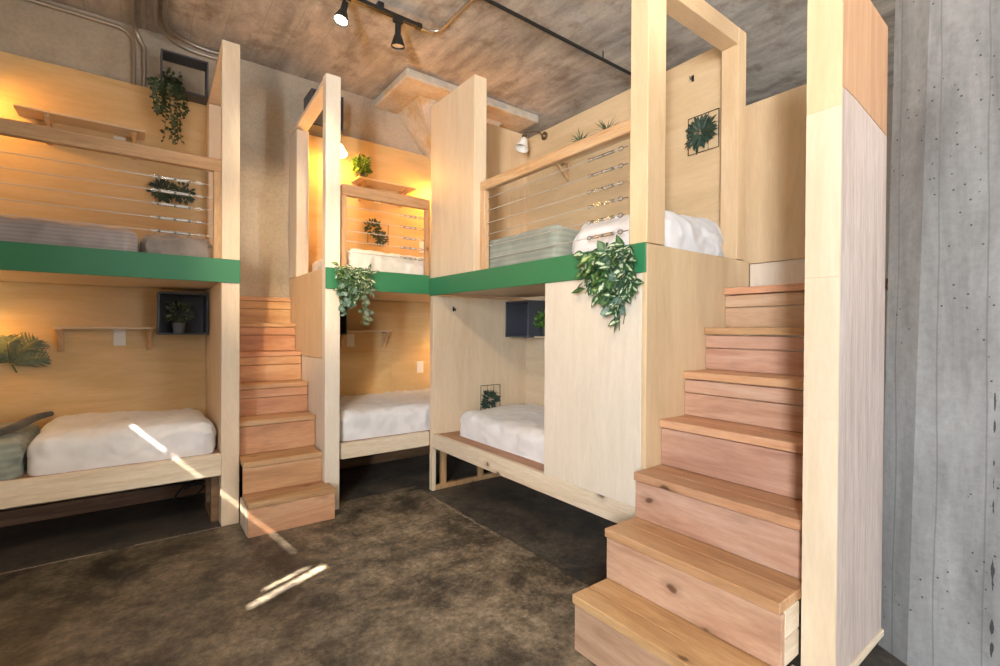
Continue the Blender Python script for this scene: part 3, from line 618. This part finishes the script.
# ------------------------------------------------------------------ wall shelves with brackets
def wall_shelf(a0, a1, wall, depth, z, brackets, label, along='X', m=None, gaps=True, thick=.016):
    """board along X on the wall y=wall, or along Y on the wall x=wall"""
    loc = ((a0 + a1) / 2, wall, z) if along == 'X' else (wall, (a0 + a1) / 2, z)
    t = thing('wall_shelf', loc, label, 'shelf')
    def bx(p0, p1, d0, d1, z0, z1, mb):
        return mb.box(p0, p1, wall - d1, wall - d0, z0, z1) if along == 'X' else mb.box(wall - d1, wall - d0, p0, p1, z0, z1)
    bx(a0, a1, .001, depth, z, z + thick, MB()).build('shelf_board', ply_x if along == 'X' else ply_y, t)
    for p in brackets:
        mb = MB(); w = .034; H = .16; D = depth - .02
        bx(p - w / 2, p + w / 2, .001, .02, z - H, z, mb); bx(p - w / 2, p + w / 2, .02, D, z - .02, z, mb)
        ax = 0 if along == 'X' else 1
        prof = [(wall - .018, z - H + .01), (wall - .018, z - H + .045), (wall - D + .035, z - .02), (wall - D + .005, z - .02)]
        mb.prism(prof, p - w / 2 + .006, p + w / 2 - .006, ax)
        mb.build('bracket', lrail_z, t)
    return t
wall_shelf(-.655, .025, YB, .18, 2.712, (-.50, -.04), 'plywood shelf on the back of the upper left bunk above the guard rail')
wall_shelf(-.47, .088, YB, .15, 1.288, (-.445, .052), 'plywood shelf on two brackets in the lower left bunk')
wall_shelf(1.60, 2.19, YB, .20, 2.692, (1.68, 2.10), 'plywood shelf in the upper corner bunk carrying the round green plant')
wall_shelf(1.485, 1.965, YB - .0, .14, 1.272, (1.50, 1.93), 'plywood shelf in the lower corner bunk beside the dark cube')
wall_shelf(2.17, 2.98, XB, .20, 2.70, (2.85,), 'plywood shelf in the upper right bunk carrying two spiky plants', along='Y')
wall_shelf(2.30, 3.045, XB, .20, 1.232, (2.45,), 'plywood shelf in the lower right bunk beside the grey cube', along='Y')

# ------------------------------------------------------------------ outlets and switches
def plate(x, z, label, y=YB, outlet=True):
    t = thing('wall_outlet' if outlet else 'wall_switch', (x, y, z), label, 'outlet' if outlet else 'switch')
    B(x - .036, x + .036, y - .007, y - .0005, z - .06, z + .06, bev=.003).build('cover_plate', white_pl, t)
    if outlet:
        for dz in (-.022, .022): MB().lathe([(.0, .0), (.015, .0), (.015, .003), (.0, .003)], (x, y - .007, z + dz), (0, -1, 0), 14).build('socket', white_pl, t)
    else: B(x - .012, x + .012, y - .012, y - .007, z - .028, z + .028, bev=.002).build('rocker', white_pl, t)
plate(-.125, 1.225, 'white outlet plate below the shelf in lower left bunk')
plate(-.125, 2.64, 'white outlet plate below the shelf in upper left bunk')
plate(1.60, 1.19, 'white outlet plate below the shelf in lower corner bunk', y=YB)
plate(1.86, 2.60, 'white outlet plate below the shelf in upper corner bunk')
plate(2.36, 2.16, 'white switch plate in the upper corner bunk beside the divider', outlet=False)
plate(2.34, .905, 'white switch plate in the lower corner bunk above the duvet', outlet=False)

# ------------------------------------------------------------------ foliage builders
def rv(s=1.0): return Vector((rnd.uniform(-s, s), rnd.uniform(-s, s), rnd.uniform(-s, s)))
def bush(mb, c, r, n, ln, w, up=.2, squash=1.0, avoid=None):
    c = Vector(c)
    for _ in range(n):
        d = rv().normalized(); d.z = d.z * squash + up
        p = c + Vector((d.x, d.y, d.z)) * r * rnd.uniform(.35, 1.0)
        dd = (d + rv(.6)).normalized()
        l = ln * rnd.uniform(.7, 1.15)
        if avoid:
            ax, v, sg = avoid
            if (p[ax] - v) * sg < .004: p[ax] = v + sg * .006
            e = p + dd * l
            if (e[ax] - v) * sg < .002: dd[ax] = sg * abs(dd[ax]) * .5
        mb.leaf(p, dd, d + rv(.5), l, w * rnd.uniform(.8, 1.15))
def ball_plant(c, r, label, pot_h=.07, pot_r=.04, m=leaf_box, pm=darkpot, n=340, ln=.035, w=.016, avoid=None):
    c = Vector(c); t = thing('potted_plant', c, label, 'plant')
    MB().lathe([(.0, .0), (pot_r * .75, .0), (pot_r, pot_h), (pot_r * .88, pot_h), (pot_r * .84, pot_h - .008), (0, pot_h - .008)], c, (0, 0, 1), 20).build('pot', pm, t)
    st = MB()
    for k in range(5): st.tube([c + Vector((0, 0, pot_h - .01)), c + Vector((rnd.uniform(-.02, .02), rnd.uniform(-.02, .02), pot_h + r * .6)), c + Vector((rnd.uniform(-r, r) * .6, rnd.uniform(-r, r) * .6, pot_h + r * 1.1))], .002, 5)
    st.build('stems', stemm, t)
    mb = MB(); bush(mb, c + Vector((0, 0, pot_h + r * .85)), r, n, ln, w, up=.1, avoid=avoid); mb.build('foliage', m, t, recalc=False)
    return t
ball_plant((1.665, 4.40, 2.709), .085, 'round bright green plant on the shelf of the upper corner bunk', pot_h=.055, pot_r=.042, n=420, ln=.04, w=.017, avoid=(1, YB, -1))
ball_plant((2.70, 2.97, 1.249), .075, 'round green plant beside the grey cube in lower right bunk', n=300, avoid=(0, XB, -1))
ball_plant((.23, 4.36, 1.261), .085, 'small leafy plant in grey pot inside the lower left cube shelf', pot_h=.075, pot_r=.045, m=leaf_sil, pm=potm, n=90, ln=.045, w=.022)

def spiky(c, label, n=26, ln=.13):
    c = Vector(c); t = thing('air_plant', c, label, 'plant', 'spiky plants on the upper right shelf')
    MB().lathe([(0, 0), (.022, 0), (.03, .035), (.025, .035), (0, .03)], c, (0, 0, 1), 16).build('pot', darkpot, t)
    mb = MB()
    for k in range(n):
        a = k * 2.4; e = .35 + .9 * rnd.random()
        mb.leaf(c + Vector((0, 0, .03)), (math.cos(a) * math.cos(e), math.sin(a) * math.cos(e), math.sin(e)), (0, 0, 1), ln * rnd.uniform(.7, 1.1), .012, curl=.3, shape=(.6, 1, .9, .6, .3, 0))
    mb.build('foliage', leaf_sil, t, recalc=False)
spiky((2.73, 2.60, 2.716), 'spiky grey green plant on the upper right shelf, farther from the post')
spiky((2.73, 2.34, 2.716), 'spiky grey green plant on the upper right shelf, nearer the tall post')

def trailing(name, label, face, strands, mats, seed):
    """strands: (start point, length, drift along face, leaf len, leaf width, mat key, leaf count, round?)"""
    R = random.Random(seed); out = Vector(face)
    s0 = Vector(strands[0][0]); t = thing(name, s0, label, 'plant')
    stems = MB(); lv = {k: MB() for k in mats}
    side = out.cross(Vector((0, 0, 1)))
    for (p, ln, drift, ll, lw, mk, cnt, rd) in strands:
        p = Vector(p); pts = []
        k = 7
        for i in range(k + 1):
            u = i / k
            pts.append(p + side * (drift * u + .012 * math.sin(5 * u + R.random() * 2)) + out * (.03 * math.sin(math.pi * min(1, u * 1.3)) * (1 if u < .8 else .6)) + Vector((0, 0, .02 * math.sin(min(u * 6, math.pi)) - ln * u)))
        stems.tube(pts, .0018, 5)
        for j in range(cnt):
            u = (j + R.random() * .6) / cnt * k; i = min(int(u), k - 1); q = pts[i].lerp(pts[i + 1], u - i)
            d = side * R.uniform(-1, 1) + Vector((0, 0, R.uniform(-1.1, .25))) + out * R.uniform(.1, .7)
            nm = out + side * R.uniform(-.7, .7) + Vector((0, 0, R.uniform(-.1, .8)))
            sh = (0, .75, 1.0, 1.0, .7, 0) if rd else (0, .62, 1.0, .86, .45, 0)
            lv[mk].leaf(q + out * R.uniform(.003, .03), d, nm, ll * R.uniform(.75, 1.15), lw * R.uniform(.8, 1.15), curl=.12, fold=.12 if rd else .2, shape=sh)
    stems.build('stems', stemm, t)
    for k in mats: lv[k].build(mats[k][0], mats[k][1], t, recalc=False)
    return t

# plant over the green band of the right bunk (faces -X)
st = []
R3 = random.Random(3)
for k in range(22):
    y = 1.405 + .28 * k / 21; c = 1 - abs(y - 1.52) / .27
    ln = .08 + .18 * max(0, c) + R3.uniform(-.03, .05)
    mk = 'v' if R3.random() < .62 else 'g'
    st.append(((1.852, y, 1.69 + R3.uniform(-.02, .02)), ln, R3.uniform(-.05, .05), .082, .040, mk, 8, False))
for y, ln in ((1.43, .22), (1.41, .23), (1.46, .23)): st.append(((1.852, y, 1.70), ln, .0, .085, .042, 'v', 9, False))
for y, ln in ((1.62, .19), (1.585, .25), (1.65, .14)): st.append(((1.852, y, 1.69), ln, .0, .075, .046, 'l', 7, False))
for y, ln in ((1.51, .34), (1.48, .31), (1.54, .30)): st.append(((1.852, y, 1.68), ln, -.01, .055, .044, 'b', 9, True))
for y, ln in ((1.47, .33), (1.50, .36)): st.append(((1.852, y, 1.66), ln, .01, .07, .036, 'v', 7, False))
trailing('trailing_plant', 'variegated trailing plant spilling over the green band of the right bunk', (-1, 0, 0), st,
         {'v': ('variegated_leaves', leaf_var), 'g': ('green_leaves', leaf_grn), 'l': ('lime_leaves', leaf_lime), 'b': ('round_leaves', leaf_blue)}, 11)
# plant over the green band of the corner bunk (faces -Y)
st = []
for k in range(20):
    x = 1.115 + .235 * k / 19
    ln = .15 + .10 * (1 - abs(k - 8) / 12) + R3.uniform(-.03, .05)
    st.append(((x, 3.412, 1.735 + R3.uniform(-.005, .02)), ln, R3.uniform(-.03, .03), .058, .027, 'v' if R3.random() < .45 else ('g' if R3.random() < .6 else 'l'), 9, False))
for x, ln in ((1.13, .30), (1.17, .27), (1.20, .26), (1.15, .33)): st.append(((x, 3.412, 1.72), ln, .0, .05, .046, 'b', 9, True))
for x, ln in ((1.29, .40), (1.32, .36), (1.30, .34)): st.append(((x, 3.412, 1.72), ln, .0, .066, .034, 's', 10, True))
trailing('trailing_plant', 'mixed trailing plant hanging over the green band of the corner bunk', (0, -1, 0), st,
         {'v': ('variegated_leaves', leaf_var), 'g': ('green_leaves', leaf_grn), 'l': ('lime_leaves', leaf_lime), 'b': ('round_leaves', leaf_blue), 's': ('silver_leaves', leaf_sil)}, 12)
# small leaved plant hanging out of the upper left cube
pc = Vector((.195, 4.405, 3.098))
st = []
for k in range(16):
    x = .06 + .19 * k / 15; ln = .20 + (.22 if 7 <= k <= 13 else .02) + R3.uniform(-.03, .03)
    st.append(((x, 4.325, 3.10 + R3.uniform(0, .02)), ln, R3.uniform(-.03, .03), .034, .019, 'g' if R3.random() < .8 else 'v', 22, False))
tp = trailing('trailing_plant', 'dark small leaved trailing plant hanging from the upper left cube shelf', (0, -1, 0), st,
              {'g': ('green_leaves', leaf_olive), 'v': ('pale_leaves', leaf_sil)}, 13)
MB().lathe([(0, 0), (.042, 0), (.056, .075), (.050, .075), (.047, .068), (0, .068)], pc, (0, 0, 1), 24).build('pot', darkpot, tp)
cs = MB()
for k in range(10): cs.tube([pc + Vector((0, 0, .08)), pc + Vector((-.07 + .014 * k, -.06, .085)), Vector((.06 + .02 * k, 4.325, 3.105))], .0018, 5)
bush(cs, pc + Vector((-.01, -.03, .06)), .075, 60, .034, .019, avoid=(2, 3.10, 1)); cs.build('crown', leaf_olive, tp, recalc=False)

# wire frames with greenery on the walls
def framed(c, w, hgt, axis, label, n, ln, lw, m, spread=(1, 1), cells=3, off=(0, 0), fm=black, extra=None):
    """axis 'Y': on a wall facing -Y; 'X': on a wall facing -X. c = centre on the wall surface."""
    c = Vector(c); t = thing('framed_plant', c, label, 'wall plant')
    out = Vector((0, -1, 0)) if axis == 'Y' else Vector((-1, 0, 0)); side = Vector((1, 0, 0)) if axis == 'Y' else Vector((0, 1, 0)); up = Vector((0, 0, 1))
    g = MB(); o = c + out * .012
    for i in range(cells + 1):
        f = -.5 + i / cells; r = .0026 if i in (0, cells) else .0016
        g.tube([o + side * (f * w) - up * hgt / 2, o + side * (f * w) + up * hgt / 2], r, 6); g.tube([o + up * (f * hgt) - side * w / 2, o + up * (f * hgt) + side * w / 2], r, 6)
    g.build('wire_frame', fm, t)
    mb = MB(); cc = o + out * .015 + side * off[0] + up * off[1]
    for k in range(n):
        a = rnd.uniform(0, 2 * math.pi); rad = rnd.random() ** .7
        d = side * math.cos(a) * spread[0] + up * math.sin(a) * spread[1]
        p = cc + d * rad * min(w, hgt) * .32
        mb.leaf(p, d + out * rnd.uniform(.05, .6), out + rv(.4), ln * rnd.uniform(.6, 1.1), lw, curl=.2)
    if extra:
        for k in range(extra[0]):
            a = rnd.uniform(0, 2 * math.pi); d = side * math.cos(a) + up * math.sin(a)
            mb.leaf(cc + side * extra[1] + up * extra[2] + d * rnd.random() * extra[3], d + out * .4, out + rv(.4), ln * .8, lw, curl=.2)
    mb.build('foliage', m, t, recalc=False)
    return t
framed((.19, YB, 2.35), .20, .22, 'Y', 'wall-mounted greenery behind the cables of the upper left bunk', 120, .05, .017, leaf_dark, off=(-.05, .0), cells=2, extra=(80, .12, .0, .06))
framed((1.867, YB, 2.235), .21, .21, 'Y', 'wire frame with drooping fern behind the cables of the upper corner bunk', 80, .045, .015, leaf_dark, off=(-.06, .05), cells=2, extra=(90, .08, -.09, .055))
framed((2.435, YFM - .05, .705), .205, .225, 'Y', 'small wire frame with greenery above the lower right mattress', 70, .060, .020, leaf_dark, off=(-.015, -.01), cells=3)
framed((XB, 1.65, 2.553), .205, .235, 'X', 'wire frame with dark rosette plant on the wall in the upper right bunk', 120, .068, .020, leaf_dark, off=(.01, 0), cells=3)

# big frond leaves beside the lower left shelf
t = thing('frond_leaves', (-.66, 4.49, 1.0), 'large feathery frond leaves on the wall left of the lower shelf', 'wall plant')
for (ang, L_, w_) in ((55, .24, .12), (22, .20, .10), (92, .22, .12), (135, .22, .12)):
    a = math.radians(ang); base = Vector((-.69, 4.462, 1.06)); dirv = Vector((math.cos(a), 0, math.sin(a))); sdv = Vector((-math.sin(a), 0, math.cos(a)))
    fr = MB(); mids = []
    for i in range(9):
        u = i / 8; mids.append(base + dirv * (L_ * u) - Vector((0, .055 * math.sin(u * 2.2), .05 * u * u)))
    fr.tube(mids, .0025, 5)
    for i in range(1, 9):
        for sgn in (-1, 1):
            for q in (0, .5):
                u = min(1, (i - q) / 8); p = mids[min(8, i)].lerp(mids[i - 1], q); fw = math.sin(math.pi * (.12 + .8 * u)) * w_
                fr.leaf(p, dirv * .9 + sdv * sgn - Vector((0, .15, .12)), Vector((0, -1, .2)) + rv(.4), fw, .010, curl=.4, shape=(.5, 1, .95, .8, .5, 0))
    fr.build('frond', leaf_sil, t, recalc=False)
MB().tube([(-.68, 4.462, 1.05), (-.66, 4.47, .995)], .005, 6).build('stem', stemm, t)

# ------------------------------------------------------------------ hooks and loose cable
def hook(p, out, label):
    p = Vector(p); o = Vector(out); t = thing('coat_hook', p, label, 'hook')
    sd = o.cross(Vector((0, 0, 1)))
    MB().box(*[v for a in range(3) for v in sorted((p[a] - (.008 if abs(o[a]) < .5 else 0) - (.012 if a == 2 else 0), p[a] + (.008 if abs(o[a]) < .5 else .004 * o[a]) + (.012 if a == 2 else 0)))]).build('back_plate', black, t)
    MB().tube([p + o * .004 + Vector((0, 0, .004)), p + o * .02 + Vector((0, 0, -.004)), p + o * .03 + Vector((0, 0, -.016)), p + o * .036 + Vector((0, 0, .004))], .0035, 6).build('prong', black, t)
hook((2.06, YFM - .051, 1.468), (0, -1, 0), 'small dark coat hook on the far end wall of lower right bunk')
hook((XB - .001, 1.73, 2.93), (-1, 0, 0), 'small dark coat hook on the wall of the upper right bunk')
cb = MB(); pts = []
for k in range(26):
    a = k / 25 * math.pi * 2.6; pts.append((.29 + .085 * math.cos(a) + .01 * math.sin(3 * a), 4.20 + .03 * math.sin(a), .11 + .045 * math.sin(a + .5) - .0015 * k))
pts = [(.05, 4.34, .15), (.13, 4.28, .155)] + pts + [(.40, 4.3, .20), (.41, 4.40, .42)]
tag(cb.tube(pts, .006, 6).build('power_cable', black), 'black power cable looped under the lower left bunk', 'cable')

# ------------------------------------------------------------------ wall lamps in the bunks
def wall_lamp(base, out, tip, label, lit=True, energy=9.0):
    base, tip, o = Vector(base), Vector(tip), Vector(out)
    t = thing('wall_lamp', base, label, 'lamp', None)
    MB().lathe([(0, 0), (.036, 0), (.036, .012), (.02, .02), (.012, .03), (0, .03)], base, o, 20).build('back_plate', brass, t)
    MB().tube([base + o * .028, base + o * .07 + Vector((0, 0, .02)), tip + Vector((0, 0, .05)), tip + Vector((0, 0, .02))], .006, 8).build('arm', brass, t)
    MB().lathe([(.0, .03), (.022, .03), (.022, -.01), (0, -.01)], tip, (0, 0, 1), 16).build('lamp_holder', brass, t)
    d = Vector((0, 0, -1)) + o * .35
    MB().lathe([(.024, 0), (.032, .012), (.042, .05), (.062, .098), (.059, .098), (.039, .05), (.029, .014), (.0, .012)], tip, d, 24).build('lamp_shade', opal_lit if lit else opal, t)
    if lit:
        q = tip + d.normalized() * .07
        MB().lathe([(0, -.026), (.016, -.02), (.024, 0), (.016, .02), (0, .026)], q, d, 12).build('bulb', bulb, t)
        lamp('bunk_lamp_glow', 'POINT', q + d.normalized() * .05, None, energy, WARM, shadow_soft_size=.035)
    return t
wall_lamp((2.848, 3.144, 3.01), (-1, 0, 0), (2.66, 3.20, 2.96), 'unlit brass wall lamp with white shade above the upper right rail', False)
wall_lamp((-.97, 4.498, 2.98), (0, -1, 0), (-.93, 4.32, 2.95), 'lit wall lamp at the left of the upper left bunk', True, 15)
wall_lamp((-.93, 4.498, 1.43), (0, -1, 0), (-.86, 4.32, 1.45), 'lit wall lamp at the left of the lower left bunk', True, 4)
wall_lamp((2.56, 4.498, 2.93), (0, -1, 0), (2.52, 4.32, 2.90), 'lit wall lamp behind the divider in the upper corner bunk', True, 25)
wall_lamp((1.44, 4.498, 2.98), (0, -1, 0), (1.44, 4.36, 2.97), 'lit wall lamp under the cube of the upper corner bunk', True, 16)
wall_lamp((2.62, 4.498, 1.28), (0, -1, 0), (2.58, 4.32, 1.25), 'lit wall lamp hidden behind the post of the lower corner bunk', True, 2.5)

# ------------------------------------------------------------------ ceiling: track lights, pipe, conduits
def track(x0, x1, y, label):
    t = thing('track_rail', ((x0 + x1) / 2, y, 3.50), label, 'light track')
    B(x0, x1, y - .018, y + .018, 3.512, 3.538, bev=.002).build('rail', black, t)
    for x in (x0, x1): B(x - .02, x + .02, y - .021, y + .021, 3.505, 3.542, bev=.004).build('end_cap', black, t)
    for x in (x0 + .3, x1 - .3): B(x - .02, x + .02, y - .02, y + .02, 3.538, ZC, bev=0).build('mount', black, t)
track(.3, 1.63, 3.18, 'black ceiling light track above the gap in front of the bunks')
def spot(x, y, d, label, lit, energy=0, z=3.512, size=82, blend=.5):
    t = thing('spotlight', (x, y, z), label, 'spotlight', 'ceiling track spotlights'); d = Vector(d).normalized()
    B(x - .035, x + .035, y - .016, y + .016, z - .03, z, bev=.003).build('adapter', black, t)
    j = Vector((x, y, z - .05))
    MB().tube([(x, y, z - .03), (x, y, z - .055)], .008, 8).build('stem', black, t)
    MB().lathe([(0, -.010), (.019, -.010), (.021, .0), (.021, .055), (.030, .073), (.050, .132), (.050, .138), (.045, .138), (.028, .08), (0, .078)], j, d, 28).build('lamp_head', black, t)
    MB().lathe([(0, .118), (.042, .124), (.042, .128), (0, .128)], j, d, 24).build('bulb', bulb if lit else white_pl, t)
    if lit: lamp('track_spot_beam', 'SPOT', j + d * .155, j + d * 2, energy, SPOTC, spot_size=math.radians(size), spot_blend=blend, shadow_soft_size=.05)
    return t
spot(1.085, 3.18, (-.25, -.12, -1), 'lit black track spotlight, left of the two on the near track', True, 21)
spot(1.465, 3.18, (.05, .12, -1), 'black track spotlight hanging straight down near the end of the track', False)
# unseen second track above the camera; extra heads added to brighten single panels
track(-1.5, 2.3, -.35, 'black ceiling light track over the middle of the room')
for x, tgt, e, sz in ((-.75, (1.9, 2.9, 1.0), 190, 44), (-1.05, (1.05, 3.95, 1.5), 620, 17), (-.45, (-.15, 3.6, .42), 190, 22), (-.2, (.50, 3.6, 2.3), 40, 16), (.62, (.86, 4.5, 2.3), 420, 12), (1.0, (1.35, 3.5, 2.2), 115, 26), (1.5, (1.95, 3.2, 2.5), 30, 40), (2.0, (2.3, 2.6, 2.2), 30, 48)):
    spot(x, -.35, Vector(tgt) - Vector((x, -.35, 3.45)), 'unseen black track spotlight over the room, aimed to brighten the bunks', True, e, size=sz, blend=.9)

tag(MB().tube([(-1.0, 2.617, 3.50), (4.5, 2.617, 3.50)], .013, 10).build('ceiling_pipe', black), 'straight black pipe running under the concrete ceiling above the right bunk', 'pipe')
for x in (1.2, 3.0):
    tag(MB().tube([(x, 2.617, 3.513), (x, 2.617, ZC)], .005, 6).build('pipe_hanger', black), 'short hanger rod of the black ceiling pipe', 'pipe hanger', 'pipe hangers')
def arc(a, b, c, n=7):
    a, b, c = Vector(a), Vector(b), Vector(c); return [a * (1 - t) ** 2 + b * 2 * t * (1 - t) + c * t * t for t in [k / n for k in range(n + 1)]]
zc = ZC - .02; yw = YF - .022
tag(MB().tube([(1.80, .2, zc)] + arc((1.80, 3.10, zc), (1.80, 3.19, zc - .01), (1.70, 3.19, 3.53)) + [(1.65, 3.185, 3.525)], .011, 10).build('conduit', steel), 'galvanised conduit along the ceiling that feeds the track end', 'conduit')
tag(MB().tube([(-1.9, yw, zc - .03)] + arc((-.16, yw, zc - .03), (-.045, yw, zc - .03), (-.045, yw, zc - .14)) + [(-.045, yw, 3.12)], .014, 10).build('conduit', steel), 'conduit from the far left bending down the concrete wall', 'conduit')
tag(MB().tube([(-.05, .6, zc)] + arc((-.05, 4.40, zc), (-.05, yw, zc), (.018, yw, zc - .13)) + [(.018, yw, 3.12)], .014, 10).build('conduit', steel), 'conduit crossing the ceiling and dropping beside the left one', 'conduit')
tag(MB().tube([(.012, .6, zc), (.012, 4.48, zc)], .012, 10).build('conduit', steel), 'thin ceiling conduit, second from the left of the row', 'conduit')
for k, (x, dz, lab) in enumerate(((.085, 0, 'ceiling conduit bending right along the top of the wall, lower of two'), (.135, .0, 'ceiling conduit bending right along the top of the wall, upper of two'))):
    zz = zc - .045 + .045 * k
    tag(MB().tube([(x, .6, zc)] + arc((x, 4.2, zc), (x, yw, zz), (x + .30, yw, zz - .005)) + [(.60, yw, zz - .005)], .014, 10).build('conduit', steel), lab, 'conduit')
